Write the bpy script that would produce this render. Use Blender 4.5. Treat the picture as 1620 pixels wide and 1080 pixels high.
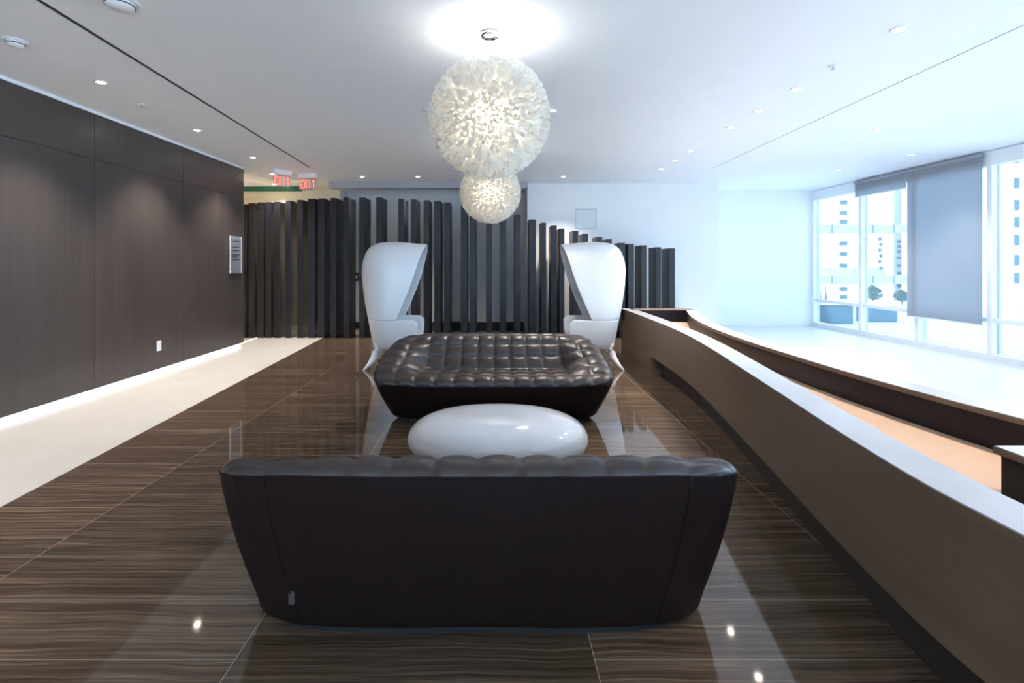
import bpy, bmesh, math, random
from mathutils import Vector, Matrix
R = math.radians
random.seed(7)
scene = bpy.context.scene
for o in list(bpy.data.objects):
    bpy.data.objects.remove(o, do_unlink=True)
C = scene.collection

# ------------------------------------------------------------------ camera, world, exposure
F, VX, VY, H = 800.0, 784.0, 417.0, 1.38      # focal length in px, vanishing point, eye height
cam_d = bpy.data.cameras.new('camera')
cam = bpy.data.objects.new('camera', cam_d)
C.objects.link(cam)
cam.location = (0, 0, H)
cam.rotation_euler = (R(90), 0, 0)
cam_d.sensor_width = 36
cam_d.lens = F / 1620 * 36
cam_d.shift_x = (810 - VX) / 1620
cam_d.shift_y = -(540 - VY) / 1620
cam_d.clip_start = 0.05
cam_d.clip_end = 500
scene.camera = cam

scene.view_settings.view_transform = 'Standard'
scene.view_settings.look = 'None'
scene.view_settings.gamma = 1
scene.view_settings.use_curve_mapping = False
scene.view_settings.exposure = 1.24

w = bpy.data.worlds.new('world')
scene.world = w
w.use_nodes = True
bg = w.node_tree.nodes['Background']
bg.inputs[0].default_value = (0.50, 0.72, 1.0, 1)
bg.inputs[1].default_value = 2.95

sun_d = bpy.data.lights.new('sun', 'SUN')
sun_d.energy = 5.0
sun_d.angle = R(1)
sun_d.color = (1, 0.97, 0.92)
sun = bpy.data.objects.new('sun', sun_d)
C.objects.link(sun)
sun.rotation_euler = Vector((0.25, 0.75, -0.62)).to_track_quat('-Z', 'Y').to_euler()

CEIL = 3.0
WX = 7.05            # window wall
LX = -4.25           # wood wall

def P(x, y, d):      # picture reading of the survey -> metres at depth d
    return ((x - VX) * d / F, d, H - (y - VY) * d / F)

# ------------------------------------------------------------------ materials
def mat(name, col, rough=0.5, metal=0.0, spec=0.5, coat=0.0, emis=None, es=0.0, trans=0.0):
    m = bpy.data.materials.new(name)
    m.use_nodes = True
    b = m.node_tree.nodes['Principled BSDF']
    b.inputs['Base Color'].default_value = (*col, 1)
    b.inputs['Roughness'].default_value = rough
    b.inputs['Metallic'].default_value = metal
    b.inputs['Specular IOR Level'].default_value = spec
    b.inputs['Coat Weight'].default_value = coat
    b.inputs['Coat Roughness'].default_value = 0.05
    b.inputs['Transmission Weight'].default_value = trans
    if emis:
        b.inputs['Emission Color'].default_value = (*emis, 1)
        b.inputs['Emission Strength'].default_value = es
    return m

def N(m, t, **kw):
    n = m.node_tree.nodes.new(t)
    for k, v in kw.items():
        setattr(n, k, v)
    return n

def L(m, a, b):
    m.node_tree.links.new(a, b)

def math_node(m, op, a, b=None):
    n = N(m, 'ShaderNodeMath', operation=op)
    for i, v in enumerate((a, b)):
        if v is None: continue
        if isinstance(v, (int, float)): n.inputs[i].default_value = v
        else: L(m, v, n.inputs[i])
    return n.outputs[0]

def ramp(m, fac, stops):
    r = N(m, 'ShaderNodeValToRGB')
    cr = r.color_ramp
    while len(cr.elements) < len(stops): cr.elements.new(0.5)
    for e, (p, c) in zip(cr.elements, stops):
        e.position = p; e.color = (*c, 1)
    L(m, fac, r.inputs[0])
    return r.outputs[0]

def noise_mat(name, scale_xyz, stops, nscale=1.0, detail=6, rough=0.45, distortion=0.0, bump=0.0, spec=0.5, nrough=0.6, coat=0.0):
    m = mat(name, (1, 1, 1), rough, spec=spec, coat=coat)
    b = m.node_tree.nodes['Principled BSDF']
    tc = N(m, 'ShaderNodeTexCoord'); mp = N(m, 'ShaderNodeMapping')
    mp.inputs['Scale'].default_value = scale_xyz
    L(m, tc.outputs['Object'], mp.inputs[0])
    n = N(m, 'ShaderNodeTexNoise')
    n.inputs['Scale'].default_value = nscale
    n.inputs['Detail'].default_value = detail
    n.inputs['Roughness'].default_value = nrough
    n.inputs['Distortion'].default_value = distortion
    L(m, mp.outputs[0], n.inputs['Vector'])
    L(m, ramp(m, n.outputs['Fac'], stops), b.inputs['Base Color'])
    if bump:
        bp = N(m, 'ShaderNodeBump'); bp.inputs['Strength'].default_value = bump; bp.inputs['Distance'].default_value = 0.002
        L(m, n.outputs['Fac'], bp.inputs['Height']); L(m, bp.outputs[0], b.inputs['Normal'])
    return m

M = {}
M['ceiling'] = noise_mat('ceiling paint', (1, 1, 1), [(0.3, (0.84, 0.865, 0.90)), (0.7, (0.86, 0.885, 0.92))], 3, rough=0.7, spec=0.3)
M['white_wall'] = noise_mat('white wall paint', (1, 1, 1), [(0.3, (0.80, 0.81, 0.82)), (0.7, (0.83, 0.84, 0.85))], 2, rough=0.7)
M['grey_wall'] = noise_mat('grey wall paint', (1, 1, 1), [(0.3, (0.66, 0.67, 0.70)), (0.7, (0.70, 0.71, 0.74))], 2, rough=0.6)
M['band'] = mat('grey soffit paint', (0.40, 0.40, 0.44), 0.7)
M['cream_wall'] = noise_mat('cream wall paint', (1, 1, 1), [(0.3, (0.80, 0.70, 0.50)), (0.7, (0.84, 0.74, 0.55))], 2, rough=0.7)
M['green'] = mat('green paint', (0.02, 0.16, 0.08), 0.4)
M['frame'] = mat('white window frame', (0.82, 0.85, 0.88), 0.4)
M['black'] = mat('matt black', (0.01, 0.01, 0.012), 0.5)
M['slot'] = mat('dark slot', (0.03, 0.035, 0.06), 0.5)
M['hairline'] = mat('grey hairline', (0.30, 0.32, 0.36), 0.6)
M['pale_stone'] = noise_mat('pale stone floor', (1, 1, 1), [(0.3, (0.63, 0.60, 0.56)), (0.7, (0.67, 0.64, 0.60))], 2.5, rough=0.25)
M['white_stone'] = noise_mat('white stone floor', (1, 1, 1), [(0.3, (0.56, 0.57, 0.58)), (0.7, (0.61, 0.62, 0.63))], 2.5, rough=0.3)
M['wood_wall'] = noise_mat('dark wood veneer', (7, 7, 0.22), [(0.2, (0.046, 0.036, 0.034)), (0.5, (0.060, 0.048, 0.045)), (0.8, (0.076, 0.062, 0.058))], 2.5, 8, rough=0.34, nrough=0.65, spec=0.6)
M['wood_desk'] = noise_mat('brown wood veneer', (0.5, 0.5, 5), [(0.25, (0.135, 0.085, 0.055)), (0.5, (0.165, 0.108, 0.07)), (0.75, (0.20, 0.135, 0.088))], 1.6, 5, rough=0.42, spec=0.5)
M['toe'] = mat('toe kick laminate', (0.050, 0.034, 0.028), 0.5)
M['desk_top'] = noise_mat('pale grey laminate', (1, 1, 1), [(0.3, (0.46, 0.45, 0.46)), (0.7, (0.50, 0.49, 0.50))], 4, rough=0.22)
M['beige_top'] = noise_mat('beige worktop', (1, 1, 1), [(0.3, (0.62, 0.40, 0.27)), (0.7, (0.68, 0.45, 0.31))], 2, rough=0.35)
M['dark_panel'] = mat('near black laminate', (0.009, 0.007, 0.011), 0.45, spec=0.3)
M['slat'] = noise_mat('dark stained slat', (6, 6, 0.8), [(0.3, (0.010, 0.009, 0.013)), (0.7, (0.014, 0.013, 0.019))], 3, rough=0.4, spec=0.4)
M['chrome'] = mat('chrome', (0.7, 0.7, 0.72), 0.12, 1.0)
M['steel'] = mat('brushed steel', (0.55, 0.55, 0.56), 0.3, 1.0)
M['plastic'] = mat('white plastic', (0.78, 0.78, 0.80), 0.4)
M['ring'] = mat('white downlight ring', (0.75, 0.75, 0.78), 0.4)
M['chair'] = mat('white moulded plastic', (0.74, 0.74, 0.75), 0.28, spec=0.5)
M['table'] = mat('gloss white fibreglass', (0.78, 0.77, 0.79), 0.12, coat=0.8)
M['bulb'] = mat('lit lamp', (1, 1, 1), emis=(1.0, 0.90, 0.72), es=30)
M['led'] = mat('lit strip', (1, 1, 1), emis=(0.72, 0.84, 1.0), es=0.55)
M['red'] = mat('lit red letters', (0.8, 0.05, 0.03), emis=(1.0, 0.10, 0.06), es=1.3)
M['access_frame'] = mat('access frame paint', (0.52, 0.57, 0.62), 0.6)
M['access'] = mat('access panel paint', (0.70, 0.74, 0.78), 0.6)
M['core'] = mat('glowing shade core', (0.9, 0.88, 0.85), 0.6, emis=(1.0, 0.88, 0.70), es=0.45)

# leather
def leather(name, c1, c2, rough):
    m = noise_mat(name, (1, 1, 1), [(0.3, c1), (0.7, c2)], 14, 6, rough=rough)
    b = m.node_tree.nodes['Principled BSDF']
    tc = N(m, 'ShaderNodeTexCoord')
    n = N(m, 'ShaderNodeTexNoise'); n.inputs['Scale'].default_value = 26; n.inputs['Detail'].default_value = 5
    n.inputs['Distortion'].default_value = 0.6
    L(m, tc.outputs['Object'], n.inputs['Vector'])
    v = N(m, 'ShaderNodeTexVoronoi'); v.inputs['Scale'].default_value = 420
    L(m, tc.outputs['Object'], v.inputs['Vector'])
    s = math_node(m, 'ADD', n.outputs['Fac'], math_node(m, 'MULTIPLY', v.outputs['Distance'], 0.08))
    bp = N(m, 'ShaderNodeBump'); bp.inputs['Strength'].default_value = 0.35; bp.inputs['Distance'].default_value = 0.006
    L(m, s, bp.inputs['Height']); L(m, bp.outputs[0], b.inputs['Normal'])
    return m
M['quilt'] = leather('quilted brown black leather', (0.030, 0.020, 0.019), (0.042, 0.029, 0.027), 0.33)
M['shell'] = leather('smooth black leather', (0.012, 0.0062, 0.0058), (0.015, 0.0082, 0.0078), 0.55)
M['shell'].node_tree.nodes['Principled BSDF'].inputs['Specular IOR Level'].default_value = 0.12

# petals: thin sheets that let the lamp's light through
m = bpy.data.materials.new('white shade petals'); m.use_nodes = True
nt = m.node_tree; nt.nodes.remove(nt.nodes['Principled BSDF'])
out = nt.nodes['Material Output']
d1 = N(m, 'ShaderNodeBsdfDiffuse'); d1.inputs[0].default_value = (0.92, 0.91, 0.89, 1)
t1 = N(m, 'ShaderNodeBsdfTranslucent'); t1.inputs[0].default_value = (0.90, 0.87, 0.80, 1)
mx = N(m, 'ShaderNodeMixShader'); mx.inputs[0].default_value = 0.5
L(m, d1.outputs[0], mx.inputs[1]); L(m, t1.outputs[0], mx.inputs[2])
L(m, mx.outputs[0], out.inputs[0])
M['petal'] = m

def thin(name, trans_col, gloss, mixdiff=0.0, diff=(1, 1, 1)):
    m = bpy.data.materials.new(name); m.use_nodes = True
    nt = m.node_tree; nt.nodes.remove(nt.nodes['Principled BSDF'])
    out = nt.nodes['Material Output']
    tr = N(m, 'ShaderNodeBsdfTransparent'); tr.inputs[0].default_value = (*trans_col, 1)
    gl = N(m, 'ShaderNodeBsdfGlossy'); gl.inputs['Roughness'].default_value = 0.02
    a = N(m, 'ShaderNodeMixShader')
    lw = N(m, 'ShaderNodeFresnel'); lw.inputs[0].default_value = 1.45
    L(m, math_node(m, 'MULTIPLY', lw.outputs[0], gloss), a.inputs[0])
    L(m, tr.outputs[0], a.inputs[1]); L(m, gl.outputs[0], a.inputs[2])
    last = a
    if mixdiff:
        d = N(m, 'ShaderNodeBsdfTranslucent'); d.inputs[0].default_value = (*diff, 1)
        d2 = N(m, 'ShaderNodeBsdfDiffuse'); d2.inputs[0].default_value = (*diff, 1)
        c = N(m, 'ShaderNodeMixShader'); L(m, d.outputs[0], c.inputs[1]); L(m, d2.outputs[0], c.inputs[2])
        b = N(m, 'ShaderNodeMixShader'); b.inputs[0].default_value = mixdiff
        L(m, a.outputs[0], b.inputs[1]); L(m, c.outputs[0], b.inputs[2]); last = b
    L(m, last.outputs[0], out.inputs[0])
    return m
M['glass'] = thin('window glass', (0.95, 0.99, 1.0), 0.8)
M['blind'] = thin('blue grey roller blind fabric', (0.5, 0.7, 0.9), 0.3, 0.93, (0.50, 0.52, 0.55))
M['acrylic'] = thin('clear acrylic', (0.86, 0.88, 0.92), 1.0, 0.25, (0.75, 0.78, 0.85))

# polished striped marble with light joints, half-bond, tile 1.254 x 0.314 m
m = mat('polished striped brown marble', (1, 1, 1), 0.05, spec=0.6)
b = m.node_tree.nodes['Principled BSDF']
tc = N(m, 'ShaderNodeTexCoord'); sp = N(m, 'ShaderNodeSeparateXYZ'); L(m, tc.outputs['Object'], sp.inputs[0])
X, Y = sp.outputs[0], sp.outputs[1]
cu = math_node(m, 'DIVIDE', math_node(m, 'ADD', X, 2.164 + 1.254 * 8), 1.254)
ci = math_node(m, 'FLOOR', cu); cf = math_node(m, 'FRACT', cu)
par = math_node(m, 'MODULO', ci, 2.0)
ru = math_node(m, 'DIVIDE', math_node(m, 'SUBTRACT', math_node(m, 'ADD', Y, 0.314 * 40), math_node(m, 'ADD', 0.191, math_node(m, 'MULTIPLY', par, -0.155))), 0.314)
ri = math_node(m, 'FLOOR', ru); rf = math_node(m, 'FRACT', ru)
gx = math_node(m, 'LESS_THAN', math_node(m, 'ABSOLUTE', math_node(m, 'SUBTRACT', cf, 0.0012)), 0.0012)
gy = math_node(m, 'LESS_THAN', rf, 0.008)
g = math_node(m, 'MINIMUM', math_node(m, 'ADD', math_node(m, 'MULTIPLY', gx, 0.8), math_node(m, 'MULTIPLY', gy, 0.7)), 1.0)
cb = N(m, 'ShaderNodeCombineXYZ'); L(m, ci, cb.inputs[0]); L(m, ri, cb.inputs[1])
wn = N(m, 'ShaderNodeTexWhiteNoise', noise_dimensions='2D'); L(m, cb.outputs[0], wn.inputs['Vector'])
# slow bend of the veins
n1 = N(m, 'ShaderNodeTexNoise'); n1.inputs['Scale'].default_value = 1.6; n1.inputs['Detail'].default_value = 3
L(m, tc.outputs['Object'], n1.inputs['Vector'])
yb = math_node(m, 'ADD', Y, math_node(m, 'MULTIPLY', n1.outputs['Fac'], 0.07))
cv = N(m, 'ShaderNodeCombineXYZ')
L(m, math_node(m, 'MULTIPLY', X, 1.1), cv.inputs[0]); L(m, math_node(m, 'MULTIPLY', yb, 58.0), cv.inputs[1])
L(m, math_node(m, 'MULTIPLY', wn.outputs['Value'], 37.0), cv.inputs[2])
n2 = N(m, 'ShaderNodeTexNoise'); n2.inputs['Scale'].default_value = 1.0; n2.inputs['Detail'].default_value = 7; n2.inputs['Roughness'].default_value = 0.68
L(m, cv.outputs[0], n2.inputs['Vector'])
col = ramp(m, n2.outputs['Fac'], [(0.30, (0.036, 0.022, 0.014)), (0.46, (0.082, 0.053, 0.035)), (0.57, (0.125, 0.086, 0.059)), (0.72, (0.27, 0.20, 0.145))])
mixv = N(m, 'ShaderNodeMix', data_type='RGBA', blend_type='MULTIPLY'); mixv.inputs[0].default_value = 1.0
tone = math_node(m, 'ADD', 0.85, math_node(m, 'MULTIPLY', wn.outputs['Value'], 0.3))
cc = N(m, 'ShaderNodeCombineColor'); [L(m, tone, cc.inputs[i]) for i in range(3)]
L(m, col, mixv.inputs[6]); L(m, cc.outputs[0], mixv.inputs[7])
mg = N(m, 'ShaderNodeMix', data_type='RGBA'); L(m, g, mg.inputs[0]); L(m, mixv.outputs[2], mg.inputs[6]); mg.inputs[7].default_value = (0.42, 0.38, 0.33, 1)
L(m, mg.outputs[2], b.inputs['Base Color'])
M['marble'] = m

# ------------------------------------------------------------------ builders
def box(bm, x0, x1, y0, y1, z0, z1):
    vs = [bm.verts.new(p) for p in ((x0,y0,z0),(x1,y0,z0),(x1,y1,z0),(x0,y1,z0),(x0,y0,z1),(x1,y0,z1),(x1,y1,z1),(x0,y1,z1))]
    for f in ((0,3,2,1),(4,5,6,7),(0,1,5,4),(1,2,6,5),(2,3,7,6),(3,0,4,7)):
        bm.faces.new([vs[i] for i in f])

def prism(bm, pts, z0, z1):
    n = len(pts)
    a = [bm.verts.new((p[0], p[1], z0)) for p in pts]
    c = [bm.verts.new((p[0], p[1], z1)) for p in pts]
    bm.faces.new(a[::-1]); bm.faces.new(c)
    for i in range(n):
        j = (i + 1) % n
        bm.faces.new((a[i], a[j], c[j], c[i]))

def ribbon(bm, A, B, z0, z1):        # solid between two plan curves of equal length
    n = len(A); rows = []
    for p, q in zip(A, B):
        rows.append([bm.verts.new((p[0],p[1],z0)), bm.verts.new((q[0],q[1],z0)), bm.verts.new((q[0],q[1],z1)), bm.verts.new((p[0],p[1],z1))])
    for i in range(n - 1):
        for k in range(4):
            l = (k + 1) % 4
            bm.faces.new((rows[i][k], rows[i][l], rows[i+1][l], rows[i+1][k]))
    bm.faces.new(rows[0][::-1]); bm.faces.new(rows[-1])

def lathe(bm, prof, seg=32, cx=0, cy=0):
    rings = []
    for r, z in prof:
        if r < 1e-6:
            rings.append([bm.verts.new((cx, cy, z))])
        else:
            rings.append([bm.verts.new((cx + r*math.cos(2*math.pi*i/seg), cy + r*math.sin(2*math.pi*i/seg), z)) for i in range(seg)])
    for a, c in zip(rings, rings[1:]):
        for i in range(seg):
            j = (i + 1) % seg
            if len(a) == 1 and len(c) == 1: continue
            if len(a) == 1: bm.faces.new((a[0], c[i], c[j]))
            elif len(c) == 1: bm.faces.new((a[i], a[j], c[0]))
            else: bm.faces.new((a[i], a[j], c[j], c[i]))

def tube(bm, pts, rad, seg=8):
    pts = [Vector(p) for p in pts]
    if not hasattr(rad, '__len__'): rad = [rad] * len(pts)
    rings = []
    for i, p in enumerate(pts):
        t = (pts[min(i+1, len(pts)-1)] - pts[max(i-1, 0)]).normalized()
        up = Vector((0,0,1)) if abs(t.z) < 0.9 else Vector((1,0,0))
        u = t.cross(up).normalized(); v = t.cross(u).normalized()
        rings.append([bm.verts.new(p + (u*math.cos(2*math.pi*k/seg) + v*math.sin(2*math.pi*k/seg)) * rad[i]) for k in range(seg)])
    for a, c in zip(rings, rings[1:]):
        for k in range(seg):
            l = (k + 1) % seg
            bm.faces.new((a[k], a[l], c[l], c[k]))
    bm.faces.new(rings[0][::-1]); bm.faces.new(rings[-1])

def obj(name, bm, m, parent=None, smooth=False, bevel=0, loc=None, normals=True):
    if normals: bmesh.ops.recalc_face_normals(bm, faces=bm.faces[:])
    me = bpy.data.meshes.new(name); bm.to_mesh(me); bm.free()
    o = bpy.data.objects.new(name, me); C.objects.link(o)
    me.materials.append(m if not isinstance(m, str) else M[m])
    if smooth:
        for p in me.polygons: p.use_smooth = True
    if bevel:
        md = o.modifiers.new('bevel', 'BEVEL'); md.width = bevel; md.segments = 2; md.limit_method = 'ANGLE'
    if parent: o.parent = parent
    if loc: o.location = loc
    return o

def BM(): return bmesh.new()
def boxobj(name, m, x0, x1, y0, y1, z0, z1, parent=None, bevel=0):
    bm = BM(); box(bm, x0, x1, y0, y1, z0, z1); return obj(name, bm, m, parent, bevel=bevel)

def thing(name, label, cat, loc=(0,0,0), rz=0, group=None):
    o = bpy.data.objects.new(name, None); C.objects.link(o); o.empty_display_size = 0.1
    o.location = loc; o.rotation_euler = (0, 0, rz)
    o['label'] = label; o['category'] = cat
    if group: o['group'] = group
    return o
def tag(o, label, cat, group=None):
    o['label'] = label; o['category'] = cat
    if group: o['group'] = group
    return o
def struct(o, label=None):
    o['kind'] = 'structure'
    if label: o['label'] = label
    return o
def dup(root, label=None, loc=None, rz=None):
    r = root.copy(); C.objects.link(r)
    if loc is not None: r.location = loc
    if rz is not None: r.rotation_euler = (0, 0, rz)
    if label: r['label'] = label
    for ch in list(root.children):
        c = ch.copy(); C.objects.link(c); c.parent = r
        for gch in list(ch.children):
            d = gch.copy(); C.objects.link(d); d.parent = c
    return r

def smooth_curve(pts, n):            # Catmull-Rom through plan points, n samples
    P_ = [Vector(p) for p in pts]
    P_ = [2*P_[0]-P_[1]] + P_ + [2*P_[-1]-P_[-2]]
    out = []; seg = len(P_) - 3
    for i in range(n):
        t = i / (n-1) * seg; k = min(int(t), seg-1); t -= k
        a, b_, c, d = P_[k:k+4]
        out.append(0.5*((2*b_) + (c-a)*t + (2*a-5*b_+4*c-d)*t*t + (-a+3*b_-3*c+d)*t**3))
    return out
def offset_curve(cv, dist):          # positive = to the right of travel
    out = []
    for i, p in enumerate(cv):
        t = (cv[min(i+1, len(cv)-1)] - cv[max(i-1, 0)]).normalized()
        out.append(p + Vector((t.y, -t.x)) * dist)
    return out

# ------------------------------------------------------------------ room shell
def edgeX(y): return -2.81 - (y - 2.87) * 0.0625
Y0, Y1 = -4.0, 11.6
bm = BM(); prism(bm, [(edgeX(Y0), Y0), (2.45, Y0), (2.45, Y1), (edgeX(Y1), Y1)], -0.12, 0)
struct(obj('floor', bm, 'marble'), 'polished brown striped marble tiles')
bm = BM(); prism(bm, [(-9.0, Y0), (edgeX(Y0), Y0), (edgeX(Y1), Y1), (-9.0, Y1)], -0.12, 0)
struct(obj('floor', bm, 'pale_stone'), 'pale cream stone floor')
bm = BM(); prism(bm, [(2.45, Y0), (WX+0.12, Y0), (WX+0.12, Y1), (2.45, Y1)], -0.12, 0)
struct(obj('floor', bm, 'white_stone'), 'white stone floor by the windows')
struct(boxobj('ceiling', 'ceiling', -9.1, WX+0.15, Y0-0.1, Y1, CEIL, CEIL+0.15))
# wood wall
seams = [-4.0, -2.25, -0.72, 0.80, 2.32, 3.84, 5.36, 6.88, 8.52]
bm = BM()
for a, c in zip(seams, seams[1:]):
    box(bm, LX-0.02, LX, a+0.0025, c-0.0025, 0.055, 2.483)
    box(bm, LX-0.02, LX, a+0.0025, c-0.0025, 2.488, 2.965)
wl = struct(obj('wall_left', bm, 'wood_wall'), 'dark wood panelled wall')
bm = BM(); box(bm, LX-0.22, LX-0.021, Y0, 8.50, 0.055, CEIL)
struct(obj('wall_left', bm, 'slot'))
bm = BM(); box(bm, LX-0.22, LX, 8.50+0.02, 8.535, 0.055, 2.965)
struct(obj('trim_1', bm, 'wood_wall'))
bm = BM(); box(bm, LX-0.02, LX+0.004, Y0, 8.53, 2.968, CEIL)
struct(obj('trim_2', bm, 'frame'), 'pale reveal strip along the top of the wood wall')
bm = BM(); box(bm, LX-0.22, LX-0.035, Y0, 8.50, 0, 0.055)
struct(obj('baseboard_left', bm, 'frame'))
tag(boxobj('light_strip', 'led', LX-0.034, LX-0.012, Y0+0.1, 8.45, 0.004, 0.052),
    'long thin light strip glowing under the foot of the dark wood wall', 'light strip')
# corridor beyond the wood wall
struct(boxobj('wall_corridor', 'cream_wall', -9.0, LX-0.23, 8.30, 8.45, 0, CEIL))
struct(boxobj('wall_far_left', 'cream_wall', -9.12, -9.0, 8.3, Y1, 0, CEIL))
struct(boxobj('wall_back_left', 'cream_wall', -9.0, -3.27, 10.62, 10.75, 0, CEIL), 'warm cream wall')
struct(boxobj('trim_3', 'green', -8.9, -4.05, 10.60, 10.619, 2.90, CEIL), 'dark green strip at the top of cream wall')
struct(boxobj('wall_back_centre', 'grey_wall', -3.27, 0.66, 11.10, 11.25, 0, CEIL), 'grey recessed wall')
struct(boxobj('baseboard_back', 'black', -3.25, 0.62, 11.08, 11.099, 0, 0.10))
struct(boxobj('wall_recess_side', 'grey_wall', -3.39, -3.27, 10.751, 11.10, 0, CEIL))
struct(boxobj('trim_4', 'band', -3.27, 0.64, 9.92, 10.15, 2.87, CEIL), 'dropped grey soffit above slat screen')
struct(boxobj('wall_back_right', 'white_wall', 0.64, 4.48, 10.20, 11.25, 0, CEIL), 'white back wall')
struct(boxobj('wall_back_corner', 'white_wall', 4.48, WX+0.1, 11.28, 11.42, 0, CEIL))
struct(boxobj('wall_rear', 'white_wall', -4.5, -3.6, Y0-0.12, Y0, 0, CEIL))
# ceiling joints
def ceil_line(name, p, q, wd, m, label=None):
    bm = BM(); p, q = Vector(p), Vector(q); t = (q-p).normalized(); n = Vector((t.y, -t.x)) * wd/2
    prism(bm, [p-n, q-n, q+n, p+n], CEIL-0.0025, CEIL+0.001)
    struct(obj(name, bm, m), label)
ceil_line('trim_5', (edgeX(-3.8)+0.0, -3.8), (-3.13, 8.5), 0.028, 'slot', 'dark slot line in the ceiling')
ceil_line('trim_6', (3.45, -3.8), (3.68, 8.6), 0.008, 'hairline', 'fine joint line in the ceiling')

# access panel and small fittings on the back walls
px = P(909, 330, 10.2); qx = P(945, 363, 10.2)
t = thing('access_panel', 'small square flush access panel high on the white back wall', 'access panel', ((px[0]+qx[0])/2, 10.2, (px[2]+qx[2])/2))
bm = BM(); box(bm, -0.20, 0.20, -0.006, 0, -0.18, 0.18); obj('panel', bm, 'access', t)
bm = BM()
for a in ((-0.215,-0.20,-0.205,0.205),(0.20,0.215,-0.205,0.205)): box(bm, a[0], a[1], -0.01, 0, a[2], a[3])
for a in ((-0.2,0.2,-0.205,-0.185),(-0.2,0.2,0.185,0.205)): box(bm, a[0], a[1], -0.01, 0, a[2], a[3])
obj('frame', bm, 'access_frame', t)
p = P(563.5, 438, 11.1)
t = thing('wall_switch', 'small black switch plate on grey wall seen between the slats', 'switch', (p[0], 11.1, p[2]))
bm = BM(); box(bm, -0.06, 0.06, -0.015, 0, -0.09, 0.09); obj('plate', bm, 'black', t, bevel=0.004)
bm = BM(); box(bm, -0.03, 0.03, -0.022, -0.015, -0.04, 0.04); obj('rocker', bm, 'grey_wall', t, bevel=0.003)

# ------------------------------------------------------------------ windows
my = [11.28, 9.79, 8.47, 7.22, 5.92, 4.62, 3.32, 2.02, 0.72, -0.58, -1.88, -3.18, -4.0]
for i in range(len(my)-1):
    b_, a = my[i], my[i+1]
    bm = BM()
    fx0, fx1 = WX, WX+0.13
    box(bm, fx0, fx1, a-0.035 if i < len(my)-2 else a, a+0.035, 0.0, 2.98)
    if i == 0: box(bm, fx0, fx1, b_-0.06, b_, 0, 2.98)
    lo, hi = a+0.035, b_-(0.06 if i == 0 else 0.035)
    box(bm, fx0, fx1, lo, hi, 0, 0.09)
    box(bm, fx0, fx1, lo, hi, 2.78, 2.98)
    box(bm, fx0+0.03, fx1-0.02, lo, hi, 0.54, 0.60)
    wn_ = struct(obj('window_%d' % (i+1), bm, 'frame'), 'white framed floor to ceiling window bay')
    bm = BM(); box(bm, WX+0.075, WX+0.083, lo, hi, 0.09, 0.54); box(bm, WX+0.075, WX+0.083, lo, hi, 0.60, 2.78)
    obj('pane', bm, 'glass', wn_)
fill_rxs = [-3.6, -2.3, -1.0, 0.3, 1.6, 2.9, 4.2, 5.6, WX+0.1]  # unseen rear glazing, added to let in fill daylight from behind the camera
for i, (a, b_) in enumerate(zip(fill_rxs, fill_rxs[1:])):
    bm = BM()
    box(bm, a, a+0.06, Y0-0.12, Y0, 0, 2.98); box(bm, a+0.06, b_, Y0-0.12, Y0, 0, 0.09); box(bm, a+0.06, b_, Y0-0.12, Y0, 2.78, 2.98)
    wn_ = struct(obj('window_%d' % (i+len(my)), bm, 'frame'))
    bm = BM(); box(bm, a+0.06, b_, Y0-0.08, Y0-0.07, 0.09, 2.78); obj('pane', bm, 'glass', wn_)
def blind(y0, y1, zb, label):
    t = thing('roller_blind', label, 'blind', (WX-0.05, (y0+y1)/2, zb))
    hw = (y1-y0)/2; top = 2.95 - zb
    bm = BM(); box(bm, -0.001, 0.001, -hw, hw, 0.02, top); obj('fabric', bm, 'blind', t)
    bm = BM(); box(bm, -0.006, 0.006, -hw, hw, 0.0, 0.022); obj('bottom_bar', bm, 'frame', t, bevel=0.003)
    bm = BM(); tube(bm, [(0.0, -hw, top-0.0), (0.0, hw, top-0.0)], 0.03, 16); obj('roller', bm, 'hairline', t, smooth=True)
blind(7.27, 8.60, 0.48, 'blue-grey roller blind pulled almost down to the floor over the window')
blind(8.62, 9.85, 2.66, 'blue-grey roller blind rolled up at the head of the window')

# ------------------------------------------------------------------ slat screen
D = 9.4
fins = [(384,390,323),(393,402,321),(407,417,320),(420,429,319.4),(433,443,318.5),(451,460,317),(470,479,316),(487,498,314),(503,513,313.5),
        (523,532,313),(543,552,312),(568,577,312),(595,604,312),(630,639,314),(650,659,315),(670,679,316.4),(687,697,317.6),(702,712,320),
        (729,739,324),(743,753,328),(769,778,332),(791,801,336),(814,823.5,339.6),(837,848,346.7),(856,864,352),(872,881,356.7),(885,893,361.5),
        (906,915,365),(922,930.5,369.7),(944,953,374.5),(960,968,378),(980,989,384),(994,1003,385.6),(1014.6,1023,388),(1038,1046,391),(1059,1068,392.7)]
def ordinal(n):
    return '%d%s' % (n, 'th' if 10 <= n % 100 <= 20 else {1:'st',2:'nd',3:'rd'}.get(n % 10, 'th'))
nf = len(fins)
for i, (a, b_, y) in enumerate(fins):
    x0 = P(a, 0, D)[0]; x1 = P(b_, 0, D)[0]; z = P(0, y, D)[2]; cx = (x0+x1)/2; hw = (x1-x0)/2
    bm = BM(); box(bm, -hw, hw, 0, 0.46, 0, z)
    o = obj('screen_slat', bm, 'slat', loc=(cx, D, 0), bevel=0.003)
    if i == 0: lab = 'dark screen slat at the left end, half hidden by the wood wall'
    elif i == nf-1: lab = 'lowest dark screen slat at the right end of the screen'
    elif i < nf/2: lab = '%s dark tall screen slat counted from the wood wall' % ordinal(i+1)
    else: lab = '%s dark screen slat counted from the low right end' % ordinal(nf-i)
    tag(o, lab, 'slat', 'dark vertical slats of the room divider')

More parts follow.
